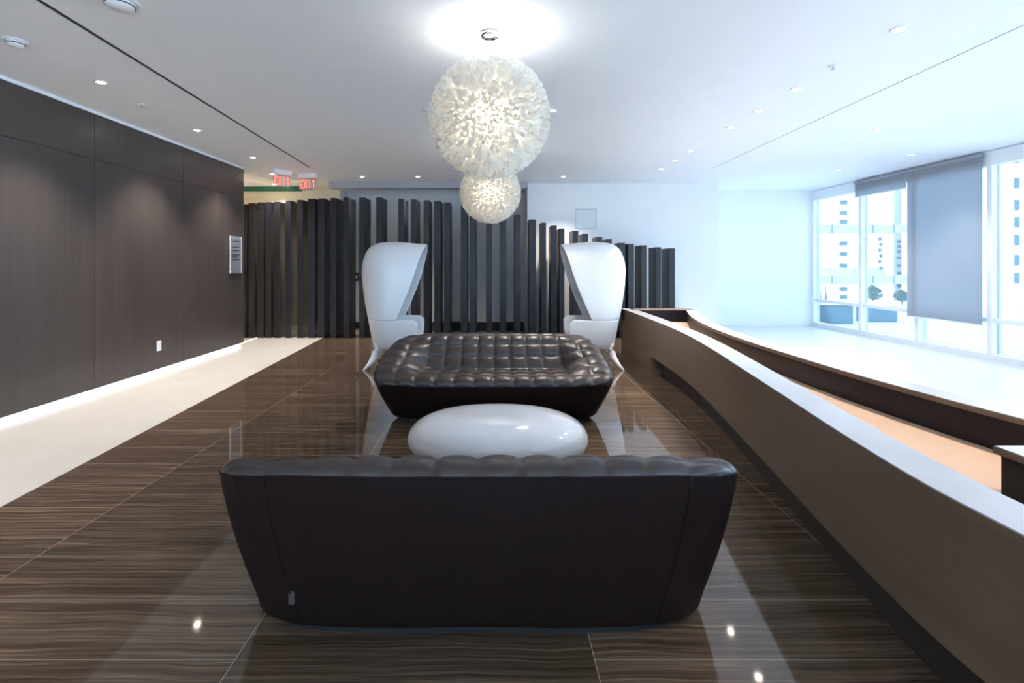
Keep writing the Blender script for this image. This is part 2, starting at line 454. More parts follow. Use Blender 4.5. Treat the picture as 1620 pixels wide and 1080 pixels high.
# ------------------------------------------------------------------ reception desk
HD = 0.69
front = smooth_curve([(1.345, 1.0), (1.345, 1.30), (1.352, 1.6), (1.41, 2.05), (1.52, 2.70), (1.62, 3.3), (1.76, 4.15), (1.87, 5.02), (1.92, 6.1), (1.94, 7.1), (1.94, 7.80)], 60)
front = smooth_curve([(1.42, -1.2), (1.36, 0.2)] + [tuple(p) for p in front[::6]] + [(1.94, 7.80)], 80)
inner = offset_curve(front, 0.17)
rear = smooth_curve([(2.72, -1.2), (2.60, 0.2), (2.46, 1.3), (2.37, 2.1), (2.29, 2.68), (2.245, 3.3), (2.24, 3.9), (2.25, 4.5), (2.30, 5.2), (2.385, 5.81), (2.565, 6.65), (2.85, 7.56)], 80)
rear_o = offset_curve(rear, 0.15)
td = thing('reception_desk', 'long curved brown wood reception desk with pale top, right of the sofas', 'desk', (1.6, 3.0, 0))
def dobj(name, bm, m, **k):
    for v in bm.verts: v.co -= Vector((1.6, 3.0, 0))
    o = obj(name, bm, m, td, **k); return o
bm = BM(); ribbon(bm, front, offset_curve(front, 0.03), 0.23, HD-0.005); dobj('front_panel', bm, 'wood_desk')
far = [p for p in front if p.y > 6.15]
bm = BM(); ribbon(bm, [p + Vector((0.0005,0)) for p in far], offset_curve(far, 0.22), 0.0, 0.2298); dobj('end_pedestal', bm, 'wood_desk')
near = [p for p in front if p.y < 6.2]
toe = offset_curve(near, 0.115)
bm = BM(); ribbon(bm, toe, offset_curve(toe, 0.02), 0.0, 0.24); dobj('toe_kick', bm, 'toe')
bm = BM(); ribbon(bm, offset_curve(front, 0.0), inner, HD-0.0049, HD); dobj('desk_top', bm, 'desk_top')
bm = BM(); ribbon(bm, offset_curve(front, 0.031), inner, 0.46, HD-0.005); dobj('inner_panel', bm, 'dark_panel')
bm = BM(); box(bm, 1.94, 3.00, 7.60, 7.80, 0.52, HD-0.012); box(bm, 1.94, 3.0, 7.75, 7.80, 0, 0.52); dobj('end_panel', bm, 'dark_panel')
bm = BM(); box(bm, 2.05, 2.98, 7.58, 7.81, HD-0.012, HD); dobj('end_cap', bm, 'wood_desk')
bm = BM(); ribbon(bm, rear, rear_o, HD-0.03, HD-0.004); dobj('rear_counter_edge', bm, 'wood_desk')
bm = BM(); ribbon(bm, rear, rear_o, HD-0.0039, HD); dobj('rear_counter', bm, 'desk_top')
bm = BM(); ribbon(bm, offset_curve(rear, 0.012), offset_curve(rear, 0.13), 0.0, HD-0.03); dobj('rear_panel', bm, 'dark_panel')
bm = BM(); ribbon(bm, offset_curve(front, 0.12), offset_curve(rear, 0.02), 0.48, 0.505); dobj('worktop', bm, 'beige_top')
# low cabinet crossing the inside of the desk
tc_ = thing('return_cabinet', 'black cabinet with pale top at the right edge inside the desk', 'cabinet', (2.15, 1.3, 0.505))
bm = BM(); box(bm, -0.275, 0.20, -1.5, 0.60, 0.19-0.025, 0.19+0.002); obj('counter_top', bm, 'desk_top', tc_)
bm = BM(); box(bm, -0.278, 0.20, -1.5, 0.604, 0.19-0.026, 0.19-0.001); obj('edge_band', bm, 'wood_desk', tc_)
bm = BM(); box(bm, -0.265, 0.18, -1.48, 0.585, 0.0, 0.163); obj('body', bm, 'dark_panel', tc_)

# ------------------------------------------------------------------ sofa
def lerp(a, b, t): return a + (b - a) * t
def interp(tab, x):
    if x <= tab[0][0]: return tab[0][1]
    for (a, va), (b_, vb) in zip(tab, tab[1:]):
        if x <= b_: return lerp(va, vb, (x-a)/(b_-a))
    return tab[-1][1]
def sst(x):
    x = max(0, min(1, x)); return x*x*(3-2*x)

prof = smooth_curve([(0.0, 0.350), (0.015, 0.385), (0.07, 0.410), (0.22, 0.412), (0.40, 0.405), (0.535, 0.400), (0.60, 0.47), (0.665, 0.57), (0.73, 0.648), (0.80, 0.688), (0.87, 0.693), (0.92, 0.690)], 400)
acc = [0]
for a, c in zip(prof, prof[1:]): acc.append(acc[-1] + (c-a).length)
TOT = acc[-1]
ci = min(range(400), key=lambda i: (prof[i]-Vector((0.545, 0.402))).length)
CRE = acc[ci] / TOT
def prof_at(u):
    s = u * TOT
    lo = 0
    for i in range(len(acc)-1):
        if acc[i+1] >= s: lo = i; break
    f = (s-acc[lo]) / max(1e-9, acc[lo+1]-acc[lo])
    return prof[lo].lerp(prof[lo+1], f)
NR, NRS, NC = 7, 3, 12        # rows in all, rows on the seat, columns
def u_of(r):                  # row coordinate 0..7 -> arc fraction, crease on a row line
    return r/NRS*CRE if r <= NRS else CRE + (r-NRS)/(NR-NRS)*(1-CRE)
rimz = [(0, 0.360), (0.06, 0.405), (0.22, 0.465), (0.42, 0.535), (0.60, 0.605), (0.74, 0.655), (0.85, 0.685), (0.92, 0.690)]
DROP = 0.025

def sofa_point(s, r):
    u = u_of(r); t = 2*(r/NR)-1
    pc = prof_at(u)
    yl = 0.92 * (r/NR)
    m = sst((abs(s)-0.60)/0.30)
    y = lerp(pc.x, yl, m*0.85)
    z = pc.y
    zz = lerp(z, interp(rimz, y), m)
    ed = min(1.0, (1-abs(s))/0.07, (NR-r)/0.55)
    zz -= DROP * (1-math.sqrt(max(0, 1-(1-ed)**2)))
    zz -= 0.015*sst((abs(s)-0.72)/0.28)*sst((t-0.35)/0.5)
    k = 1 - (abs(s)*abs(t))**4/9.0
    W = lerp(2.17, 1.88, y/0.92) / 2
    x = (0.93*s + 0.07*math.copysign(abs(s)**5, s)) * W * k
    yc = 0.46 + (y-0.46) * lerp(1, k, 1)
    return Vector((x, 0.46 + (yc-0.46)*0.891, zz))

def make_sofa(label, loc, rz):
    root = thing('quilted_sofa', label, 'sofa', loc, rz, 'two facing leather sofas')
    import numpy as np
    cs = 9
    nu, nv = NC*cs + 1, NR*cs + 1
    G = [[sofa_point(2*i/(nu-1)-1, j/(nv-1)*NR) for j in range(nv)] for i in range(nu)]
    A = np.array([[tuple(p) for p in row] for row in G])
    # soften the crease a little
    for _ in range(3):
        Bm = A.copy()
        Bm[1:-1, 1:-1] = (A[1:-1,1:-1]*2 + A[:-2,1:-1] + A[2:,1:-1] + A[1:-1,:-2] + A[1:-1,2:]) / 6
        A = Bm
    du = np.gradient(A, axis=0); dv = np.gradient(A, axis=1)
    nrm = np.cross(du, dv); nrm /= np.linalg.norm(nrm, axis=2, keepdims=True) + 1e-9
    rnd = random.Random(3)
    ph = [[rnd.uniform(0.85, 1.1) for _ in range(NR)] for _ in range(NC)]
    for i in range(nu):
        for j in range(nv):
            a = (i % cs)/cs; b_ = (j % cs)/cs
            q = (abs(math.sin(math.pi*a))**0.42) * (abs(math.sin(math.pi*b_))**0.42)
            edge = 1.0
            if i in (0, nu-1) or j in (0, nv-1): q = 0
            c = ph[min(i//cs, NC-1)][min(j//cs, NR-1)]
            wr = 0.0012*math.sin(a*19+i)*math.sin(math.pi*b_)
            A[i, j] += nrm[i, j] * ((0.022 if j < (NR-1)*cs else 0.012)*q*c + (wr if q else 0) - 0.004)
    bm = BM()
    V = [[bm.verts.new(tuple(A[i, j])) for j in range(nv)] for i in range(nu)]
    for i in range(nu-1):
        for j in range(nv-1):
            bm.faces.new((V[i][j], V[i+1][j], V[i+1][j+1], V[i][j+1]))
    off = Vector((0, -0.46, 0))
    for v in bm.verts: v.co += off
    o = obj('quilted_cushion', bm, 'quilt', root, smooth=True)
    md = o.modifiers.new('sub', 'SUBSURF'); md.levels = 1; md.render_levels = 1
    # shell
    loop = [(i, 0) for i in range(nu)] + [(nu-1, j) for j in range(1, nv)] + [(i, nv-1) for i in range(nu-2, -1, -1)] + [(0, j) for j in range(nv-2, 0, -1)]
    K = 14
    rings = []; bm = BM()
    cols = []
    for (i, j) in loop:
        top = Vector(A[i, j])
        s = 2*i/(nu-1)-1; r = j/(nv-1)*NR; t = 2*(r/NR)-1
        k = 1 - (abs(s)*abs(t))**3/7.0
        base = Vector((s*lerp(0.935, 0.838, (t+1)/2)*k, 0.46 + t*k*0.235, 0.025))
        col_ = []
        for q in range(K+1):
            f = q/K
            p = top.lerp(base, f)
            ctr = Vector((0, 0.46, p.z)); rad = (p-ctr); rad.z = 0
            if rad.length > 0: p = p + rad.normalized() * (0.018*math.sin(math.pi*f) + (0.004 if 0 < q else 0))
            if q == K: p = p - rad.normalized()*0.02
            elif q == K-1: p.z = 0.05 ; p -= rad.normalized()*0.001
            col_.append(p + off)
        cols.append(col_)
    VV = [[bm.verts.new(p) for p in c] for c in cols]
    n_ = len(VV)
    for a in range(n_):
        c = (a+1) % n_
        for q in range(K): bm.faces.new((VV[a][q], VV[c][q], VV[c][q+1], VV[a][q+1]))
    bm.faces.new([v[K] for v in VV])
    obj('shell', bm, 'shell', root, smooth=True)
    # plinth
    bm = BM(); pl = [(c[K].x*0.95, c[K].y*0.95) for c in cols][::3]
    prism(bm, pl, 0.0, 0.024); obj('plinth', bm, 'black', root)
    # piping round the rim and panel seams
    bm = BM(); pts = [c[0] + (c[1]-c[0])*0.02 for c in cols]
    segp = pts + [pts[0]]
    tube(bm, segp, 0.004, 6); obj('piping', bm, 'shell', root, smooth=True)
    for sgn in (-1, 1):
        i = int(round((sgn*0.86+1)/2*(nu-1)))
        for jj in (nv-1, 0):
            idx = loop.index((i, jj))
            bm = BM(); tube(bm, [p + Vector((0, 0.0015 if jj else -0.0015, 0)) for p in cols[idx][:K]], 0.0035, 6)
            obj('seam', bm, 'shell', root, smooth=True)
    idx = loop.index((int(round((0.86+1)/2*(nu-1))), nv-1)); p = cols[idx][K-3]
    bm = BM(); box(bm, p.x-0.012, p.x+0.010, p.y-0.002, p.y+0.010, p.z-0.02, p.z+0.03); obj('care_tag', bm, 'toe', root)
    return root

sofa = make_sofa('black leather sofa facing the camera, quilted seat in view, beyond the white table', (-0.015, 4.63, 0), 0)
sofa2 = dup(sofa, 'black leather sofa seen from its smooth back, nearest the camera', (-0.062, 2.105, 0), math.pi)

# ------------------------------------------------------------------ coffee table
def spow(v, e): return math.copysign(abs(v)**e, v)
bm = BM(); nu, nv = 72, 40; rows = []
for j in range(nv+1):
    ph = -math.pi/2 + math.pi*j/nv
    if j in (0, nv):
        rows.append([bm.verts.new((0, 0, 0.18 + 0.18*math.sin(ph)))]); continue
    rr = spow(math.cos(ph), 0.62); zz = 0.18 + 0.18*spow(math.sin(ph), 0.9)
    sh = 1.0 - 0.06*max(0, -math.sin(ph))
    rows.append([bm.verts.new((0.62*sh*rr*spow(math.cos(a), 0.9), 0.42*sh*rr*spow(math.sin(a), 0.9), zz)) for a in (2*math.pi*i/nu for i in range(nu))])
for a, c in zip(rows, rows[1:]):
    for i in range(nu):
        k = (i+1) % nu
        if len(a) == 1: bm.faces.new((a[0], c[k], c[i]))
        elif len(c) == 1: bm.faces.new((a[i], a[k], c[0]))
        else: bm.faces.new((a[i], a[k], c[k], c[i]))
tag(obj('coffee_table', bm, 'table', smooth=True, loc=(0.015, 3.50, 0)), 'glossy white pebble shaped coffee table between the two sofas', 'coffee table')

# ------------------------------------------------------------------ hooded chairs (local +x is forward, origin under the seat)
def make_chair(label, loc, rz):
    root = thing('hooded_chair', label, 'armchair', loc, rz, 'hooded white armchairs behind the far sofa')
    XO = 0.43
    backx = [(0.20, 0.175), (0.30, 0.15), (0.39, 0.135), (0.50, 0.115), (0.64, 0.09), (0.80, 0.055), (0.92, 0.035), (1.10, 0.012), (1.27, 0.0), (1.34, 0.004), (1.43, 0.018), (1.50, 0.038), (1.57, 0.075), (1.62, 0.12), (1.65, 0.18), (1.668, 0.27), (1.673, 0.36)]
    halfw = [(0.20, 0.25), (0.30, 0.30), (0.39, 0.335), (0.50, 0.365), (0.64, 0.39), (0.80, 0.40), (1.27, 0.40), (1.40, 0.385), (1.50, 0.345), (1.57, 0.29), (1.62, 0.225), (1.65, 0.155), (1.668, 0.075), (1.673, 0.015)]
    CX = 0.46
    NU = 32
    def ring(z, xcut, inset=0.0):
        bx = interp(backx, z) + inset; hw = interp(halfw, z) - inset
        pts = []
        n = 2.4
        # back half as a superellipse, then straight sides forward to the cut
        if xcut > CX:
            nb = 22; ns = (NU-nb)//2
            for i in range(ns): f = i/ns; pts.append((lerp(xcut, CX, f), -hw))
            for i in range(nb+1):
                a = -math.pi/2 + math.pi*i/nb
                pts.append((CX-(CX-bx)*abs(math.cos(a))**(2/n), hw*spow(math.sin(a), 2/n)))
            for i in range(1, ns+1): f = i/ns; pts.append((lerp(CX, xcut, f), hw))
            pts = pts[:NU+1] if len(pts) > NU+1 else pts
        else:
            c = max(0.0, min(1, (CX-xcut)/(CX-bx)))
            am = math.acos(min(1, c**(n/2)))
            for i in range(NU+1):
                a = -am + 2*am*i/NU
                pts.append((CX-(CX-bx)*abs(math.cos(a))**(2/n), hw*spow(math.sin(a), 2/n)))
        return pts
    def taper(x, y, z, frontx):      # sides narrow towards the front of the hood
        k = 1 - 0.16*sst((x-0.3)/0.6)
        return y*k
    # hood
    def xc(z):   # slanted front edge of the hood
        f = (z-0.64)/(1.66-0.64); return lerp(0.51, 0.862, f) + 0.035*math.sin(math.pi*min(1, max(0, f)))
    zs = [0.645, 0.70, 0.78, 0.86, 0.94, 1.02, 1.10, 1.18, 1.26, 1.33, 1.40, 1.46, 1.52, 1.57, 1.605, 1.635, 1.655, 1.668, 1.674]
    bm = BM(); rows = []
    for z in zs:
        row = ring(z, xc(z))
        drop = lambda x: 0.028*sst((x-0.45)/0.42)*sst((z-1.4)/0.25)
        rows.append([bm.verts.new((x-XO, taper(x, y, z, 0), z-drop(x))) for x, y in row])
    for a, c in zip(rows, rows[1:]):
        for i in range(NU): bm.faces.new((a[i], a[i+1], c[i+1], c[i]))
    top = rows[-1]
    for i in range(NU//2):
        j = NU-i
        if j-1 > i+1: bm.faces.new((top[i], top[i+1], top[j-1], top[j]))
        elif j-1 == i+1: bm.faces.new((top[i], top[i+1], top[j]))
    o = obj('hood', bm, 'chair', root, smooth=True)
    md = o.modifiers.new('sol', 'SOLIDIFY'); md.thickness = 0.035; md.offset = -1
    md = o.modifiers.new('bev', 'BEVEL'); md.width = 0.010; md.segments = 3; md.limit_method = 'ANGLE'; md.angle_limit = R(50)
    # tub
    def xt(z): return 0.79 - 0.03*sst((0.45-z)/0.2) - 0.05*sst((z-0.60)/0.045)
    zs = [0.24, 0.28, 0.33, 0.39, 0.45, 0.50, 0.55, 0.60, 0.625, 0.642]
    bm = BM(); rows = []
    for z in zs:
        k = 0.86 if z < 0.25 else 1
        rows.append([bm.verts.new((x-XO, taper(x, y, z, 0)*k, z)) for x, y in ring(z, xt(z))])
    for a, c in zip(rows, rows[1:]):
        for i in range(NU): bm.faces.new((a[i], a[i+1], c[i+1], c[i]))
    bm.faces.new(rows[0])
    # front apron under the seat
    a = rows[0]; 
    for q in range(0, 3):
        bm.faces.new((rows[q][0], rows[q][NU], rows[q+1][NU], rows[q+1][0]))
    o = obj('tub', bm, 'chair', root, smooth=True)
    md = o.modifiers.new('sol', 'SOLIDIFY'); md.thickness = 0.06; md.offset = -1
    md = o.modifiers.new('bev', 'BEVEL'); md.width = 0.018; md.segments = 3; md.limit_method = 'ANGLE'; md.angle_limit = R(50)
    # seat cushion
    bm = BM(); pts = []
    for x, y in ring(0.42, 0.74, 0.07): pts.append((x-XO, y*0.95))
    prism(bm, pts, 0.36, 0.45); obj('seat', bm, 'chair', root, bevel=0.02)
    # legs
    for sx, sy in ((-1,-1), (-1,1), (1,-1), (1,1)):
        x0 = -0.175 if sx < 0 else 0.17
        x1 = -0.335 if sx < 0 else 0.32
        bm = BM()
        pts = [(lerp(x0, x1, f**2.0), sy*lerp(0.17, 0.345, f**1.7), lerp(0.35, 0.0, f)) for f in (0, .2, .4, .6, .8, 1)]
        tube(bm, pts, [0.066, 0.064, 0.054, 0.039, 0.025, 0.014], 14)
        obj('leg', bm, 'chair', root, smooth=True)
    return root
chair = make_chair('white hooded armchair behind the left end of the far sofa, facing right', (-1.372, 6.88, 0), 0)
chair2 = dup(chair, 'white hooded armchair behind the right end of the far sofa, facing left', (1.322, 6.88, 0), math.pi)

# ------------------------------------------------------------------ pendant globes
def make_pendant(label, x, y, zc):
    root = thing('globe_pendant', label, 'pendant lamp', (x, y, CEIL), 0, 'white petal globe pendants')
    RC = 0.358
    bm = BM(); bmesh.ops.create_uvsphere(bm, u_segments=32, v_segments=20, radius=RC, matrix=Matrix.Translation((0,0,zc-CEIL)))
    obj('core', bm, 'petal', root, smooth=True)
    gd = bpy.data.lights.new('core_light', 'POINT'); gd.energy = 7; gd.color = (1.0, 0.90, 0.78); gd.shadow_soft_size = 0.12
    go = bpy.data.objects.new('core_light', gd); C.objects.link(go); go.parent = root; go.location = (0, 0, zc-CEIL)
    bm = BM(); n = 2000; ga = math.pi*(3-math.sqrt(5)); rnd = random.Random(11)
    for i in range(n):
        cz = 1-2*(i+0.5)/n
        if cz > 0.985: continue
        rr = math.sqrt(1-cz*cz)
        d = Vector((rr*math.cos(i*ga), rr*math.sin(i*ga), cz))
        up = Vector((0,0,1)) if abs(d.z) < 0.95 else Vector((1,0,0))
        u = d.cross(up).normalized(); v = d.cross(u)
        a = rnd.uniform(0, 2*math.pi); e = u*math.cos(a)+v*math.sin(a); f = d.cross(e)
        d = (d + e*rnd.uniform(-0.22, 0.22) + f*rnd.uniform(-0.22, 0.22)).normalized()
        ln = rnd.uniform(0.070, 0.086); wd = rnd.uniform(0.024, 0.034)
        vs = []
        for r_ in range(4):
            q = r_/3
            wv = wd*(0.35, 0.85, 1.1, 0.75)[r_]; fold = (0.0, 0.012, 0.018, 0.022)[r_]
            base = Vector((rr*math.cos(i*ga), rr*math.sin(i*ga), cz))*RC*0.97 + d*ln*q
            vs.append([bm.verts.new(base + e*wv*k + f*(fold*abs(k)**1.5 + 0.010*q*math.sin(5*k+i)) - d*(0.012*q*abs(k)**2) + Vector((0,0,zc-CEIL))) for k in (-1, -0.45, 0, 0.45, 1)])
        for a_, c_ in zip(vs, vs[1:]):
            for k in range(4): bm.faces.new((a_[k], a_[k+1], c_[k+1], c_[k]))
    obj('petal_shade', bm, 'petal', root, smooth=True, normals=False)
    bm = BM(); lathe(bm, [(0, -0.045), (0.03, -0.045), (0.058, -0.036), (0.066, -0.02), (0.066, 0.0), (0, 0.0)], 32)
    obj('canopy', bm, 'chrome', root, smooth=True)
    bm = BM(); tube(bm, [(0,0,-0.04), (0,0,zc-CEIL+RC)], 0.003, 8); obj('cord', bm, 'chrome', root)
    bm = BM(); bmesh.ops.create_uvsphere(bm, u_segments=16, v_segments=10, radius=0.03, matrix=Matrix.Translation((0.05,0,zc-CEIL+RC+0.035)))
    obj('bulb', bm, 'bulb', root, smooth=True)
    ld = bpy.data.lights.new('bulb_light', 'POINT'); ld.energy = 6; ld.color = (0.95, 0.97, 1.0); ld.shadow_soft_size = 0.03
    lo = bpy.data.objects.new('bulb_light', ld); C.objects.link(lo); lo.parent = root; lo.location = (0, 0, zc-CEIL+0.44+0.02)
    return root
make_pendant('large nearest white petal globe lamp hanging above the coffee table', -0.04, 3.55, 2.40)
make_pendant('farther white petal globe lamp, looks smaller, seen below the nearest globe', -0.075, 7.0, 2.36)

# ------------------------------------------------------------------ ceiling fittings
def make_down(label, x, y, s=1.0, power=30, warm=True):
    root = thing('ceiling_downlight', label, 'downlight', (x, y, CEIL), 0, 'recessed ceiling downlights')
    bm = BM(); lathe(bm, [(0.034*s, -0.0005), (0.034*s, -0.004), (0.049*s, -0.008), (0.054*s, -0.003), (0.054*s, 0.0)], 28)
    obj('trim_ring', bm, 'ring', root, smooth=True)
    bm = BM(); lathe(bm, [(0, -0.006), (0.022*s, -0.005), (0.030*s, -0.0025), (0.030*s, -0.0005)], 20)
    obj('lens', bm, 'bulb', root, smooth=True)
    ld = bpy.data.lights.new('spot', 'SPOT'); ld.energy = power * 4.3; ld.spot_size = R(100); ld.spot_blend = 0.7
    ld.color = (1.0, 0.90, 0.79) if warm else (1.0, 0.95, 0.90); ld.shadow_soft_size = 0.03
    lo = bpy.data.objects.new('spot', ld); C.objects.link(lo); lo.parent = root; lo.location = (0, 0, -0.015)
    return root
def cpos(x, y):
    d = (CEIL-H)*F/(VY-y); return (x-VX)*d/F, d
downs = [
 (160,130,'warm downlight nearest the camera beside the dark wood wall',26,1),
 (312,206,'second downlight along the dark wood wall, by the wall middle',26,1),
 (400,249,'third downlight along the dark wood wall, near its far end',19,1),
 (431,275,'farthest left downlight, right beside the small narrow exit sign',16,1),
 (661,279,'bright downlight near the back wall, left of the hanging globes',24,1),
 (573,279,'dim downlight near the back wall, right of the exit signs',10,1),
 (891,279,'downlight near the back, just right of the farther globe',24,1),
 (874,175,'downlight at the right rim of the large globe lamp',20,1),
 (1422,46,'large looking downlight at top right, nearest the camera',24,0),
 (1259,141,'downlight upper right, second nearest in the row right of the globe',20,0),
 (1200,175,'downlight in the right row, third from the camera',20,0),
 (1156,202,'downlight in the right row, fourth from the camera',20,0),
 (1093,239,'downlight in the right row, fifth from the camera',20,0),
 (1068,254,'downlight in the right row, sixth from the camera',20,0),
 (1046,267,'downlight in the right row, farthest from the camera',20,0),
 (1390,204,'downlight nearest the camera among those close to the windows',16,0),
 (1442,244,'downlight closest to the windows, above the lowered blind',16,0),
 (1326,269,'farthest downlight of those close to the windows',16,0)]
for (x, y, lab, pw, warm) in downs:
    X_, Y_ = cpos(x, y)
    make_down(lab, X_, Y_, 1.0, pw if warm else pw*0.8, warm)
make_down('corridor downlight washing the cream wall beyond the exit signs', -4.5, 10.3, 1, 130, True)

for i, (X_, Y_) in enumerate([(-3.55, 1.3), (-3.55, -0.3), (-3.55, -1.9), (-1.2, -1.2), (1.2, -1.2), (-1.2, -3.0), (1.2, -3.0), (3.0, 1.2)]):  # unseen extra downlights, added as warm fill to brighten the room
    make_down(['downlight over the pale floor strip just ahead of the camera, above the frame', 'downlight over the pale floor strip level with the camera, outside the photo',
               'downlight over the pale floor strip well behind the camera', 'left downlight of the pair close behind the camera', 'right downlight of the pair close behind the camera',
               'left downlight of the pair by the rear windows', 'right downlight of the pair by the rear windows', 'downlight above the near end of the reception desk, over the frame'][i], X_, Y_, 1.0, 26, True)

def sprinkler(x, y, label):
    X_, Y_ = cpos(x, y)
    root = thing('sprinkler_head', label, 'sprinkler', (X_, Y_, CEIL), 0, 'ceiling sprinkler heads')
    bm = BM(); lathe(bm, [(0, -0.006), (0.03, -0.006), (0.036, -0.001), (0.036, 0)], 20); obj('escutcheon', bm, 'plastic', root, smooth=True)
    bm = BM(); lathe(bm, [(0, -0.03), (0.016, -0.03), (0.016, -0.026), (0.005, -0.024), (0.006, -0.006), (0, -0.006)], 16); obj('deflector', bm, 'steel', root)
sprinkler(225, 165, 'small sprinkler head in the ceiling near the dark wood wall')
sprinkler(1318, 104, 'small sprinkler head in the ceiling at upper right')
sprinkler(965, 281, 'small dark sprinkler head above the white back wall')
sprinkler(672, 172, 'small sprinkler head at the left rim of the large globe')
def detector(x, y, r, label):
    X_, Y_ = cpos(x, y)
    root = thing('smoke_detector', label, 'smoke detector', (X_, Y_, CEIL), 0, 'round ceiling detectors')
    bm = BM(); lathe(bm, [(0, -0.012), (r, -0.012), (r*1.05, -0.004), (r*1.05, 0), (0, 0)], 28); obj('base', bm, 'plastic', root, smooth=False)
    bm = BM(); lathe(bm, [(0, -0.05), (r*0.55, -0.048), (r*0.75, -0.036), (r*0.8, -0.018), (r*0.8, -0.0121)], 28); obj('dome', bm, 'plastic', root, smooth=True)
    bm = BM(); lathe(bm, [(r*0.78, -0.030), (r*0.815, -0.030), (r*0.815, -0.024), (r*0.78, -0.024)], 28); obj('vent_slot', bm, 'black', root)
detector(24, 64, 0.07, 'white round smoke detector at the upper left corner by wood wall')
detector(190, 2, 0.10, 'white round detector cut by the top edge of the photo')

# exit signs
GL = {'E': [(0,0.2,0,1),(0.2,1,0,0.18),(0.2,0.85,0.41,0.59),(0.2,1,0.82,1)], 'I': [(0.4,0.6,0,1)], 'T': [(0.4,0.6,0,0.82),(0,1,0.82,1)]}
def exit_sign(label, x, y, rz):
    root = thing('exit_sign', label, 'exit sign', (x, y, CEIL), rz, 'hanging exit signs')
    bm = BM(); box(bm, -0.17, 0.17, -0.045, 0.045, -0.075, 0); obj('housing', bm, 'plastic', root, bevel=0.006)
    bm = BM(); box(bm, -0.16, 0.16, -0.004, 0.004, -0.29, -0.0755); obj('panel', bm, 'acrylic', root)
    bm = BM(); lw, lh = 0.055, 0.15
    for i, ch in enumerate('EXIT'):
        ox = -0.145 + i*0.078; oz = -0.265
        if ch == 'X':
            for a, c in (((0,0),(1,1)), ((0,1),(1,0))):
                p = Vector((ox+a[0]*lw, oz+a[1]*lh)); q = Vector((ox+c[0]*lw, oz+c[1]*lh)); w_ = 0.007
                vs = [bm.verts.new((p_.x+s*w_, yy, p_.y)) for yy in (-0.010 - 0.0005*(a[1]), -0.0045) for p_, s in ((p,-1),(p,1),(q,1),(q,-1))]
                bm.faces.new(vs[:4]); bm.faces.new(vs[4:][::-1])
                for k in range(4):
                    l = (k+1) % 4; bm.faces.new((vs[k], vs[l], vs[4+l], vs[4+k]))
        else:
            for (x0, x1, z0, z1) in GL[ch]: box(bm, ox+x0*lw, ox+x1*lw, -0.010, -0.0045, oz+z0*lh, oz+z1*lh)
    obj('letters', bm, 'red', root)
exit_sign('red EXIT sign hanging near the corridor, wider, facing the camera', -3.39, 9.12, R(-8))
exit_sign('narrower looking red EXIT sign turned sideways beside the left downlights', -3.70, 8.75, R(58))

# plaque and outlet on the wood wall
t = thing('directory_plaque', 'small glass directory plaque on standoffs at the far end of wood wall', 'plaque', (LX, 8.22, 1.525))
bm = BM(); box(bm, 0.022, 0.030, -0.18, 0.18, -0.30, 0.30); obj('glass_plate', bm, 'acrylic', t, bevel=0.002)
for a in (0.17, -0.182):
    bm = BM(); box(bm, 0.0215, 0.0335, a, a+0.011, -0.30, 0.30); obj('polished_edge', bm, 'plastic', t)
for sy in (-0.15, 0.15):
    for sz in (-0.27, 0.27):
        bm = BM(); tube(bm, [(0, sy, sz), (0.036, sy, sz)], 0.011, 14); obj('standoff', bm, 'steel', t, smooth=False)
bm = BM()
for zz in (0.22, 0.12, 0.07, 0.0, -0.03, -0.08): box(bm, 0.0302, 0.0312, -0.12, 0.10 if zz != -0.03 else 0.02, zz-0.009, zz+0.009)
obj('lettering', bm, 'slot', t)
p = P(251.5, 547, 6.38)
t = thing('wall_outlet', 'white outlet plate low on the dark wood wall', 'outlet', (LX, 6.38, 0.345))
bm = BM(); box(bm, 0, 0.007, -0.042, 0.042, -0.065, 0.065); obj('plate', bm, 'plastic', t, bevel=0.003)
for sz in (-0.025, 0.025):
    bm = BM(); box(bm, 0.0071, 0.010, -0.017, 0.017, sz-0.015, sz+0.015); obj('socket', bm, 'ring', t, bevel=0.001)

# ------------------------------------------------------------------ outdoors
M['pave'] = noise_mat('pale paving', (1, 1, 1), [(0.3, (0.50, 0.55, 0.58)), (0.7, (0.58, 0.63, 0.66))], 0.6, rough=0.8)
M['facade'] = noise_mat('white render', (1, 1, 1), [(0.3, (0.80, 0.84, 0.86)), (0.7, (0.84, 0.87, 0.88))], 0.4, rough=0.8)
M['win'] = mat('blue window glass', (0.05, 0.14, 0.18), 0.3)
M['bluewall'] = mat('blue grey hoarding', (0.04, 0.13, 0.20), 0.5)
M['band_b'] = mat('pale blue bridge panel', (0.36, 0.42, 0.45), 0.5)
M['leaf'] = noise_mat('blue green leaves', (1, 1, 1), [(0.3, (0.04, 0.12, 0.10)), (0.7, (0.09, 0.20, 0.17))], 2, rough=0.8)
GZ = -4.4
bm = BM(); box(bm, WX+0.2, 24, Y0-0.13, 21, -0.4, -0.15); box(bm, -20, 24, -14, Y0-0.13, -0.4, -0.15)
struct(obj('outdoor_terrace', bm, 'pave'), 'pale paved terrace outside the windows')
struct(boxobj('outdoor_ground', 'pave', -100, 200, -100, 200, GZ-0.3, GZ), 'pale street ground below the terrace')
def building(label, d, x0, x1, ytop, depth):
    a = P(x0, ytop, d); c = P(x1, ytop, d)
    root = thing('building', label, 'building', ((a[0]+c[0])/2, d, GZ))
    hw = (c[0]-a[0])/2; z = a[2]-GZ
    bm = BM(); box(bm, -hw, hw, 0, depth, 0, z); obj('facade', bm, 'facade', root)
    return root
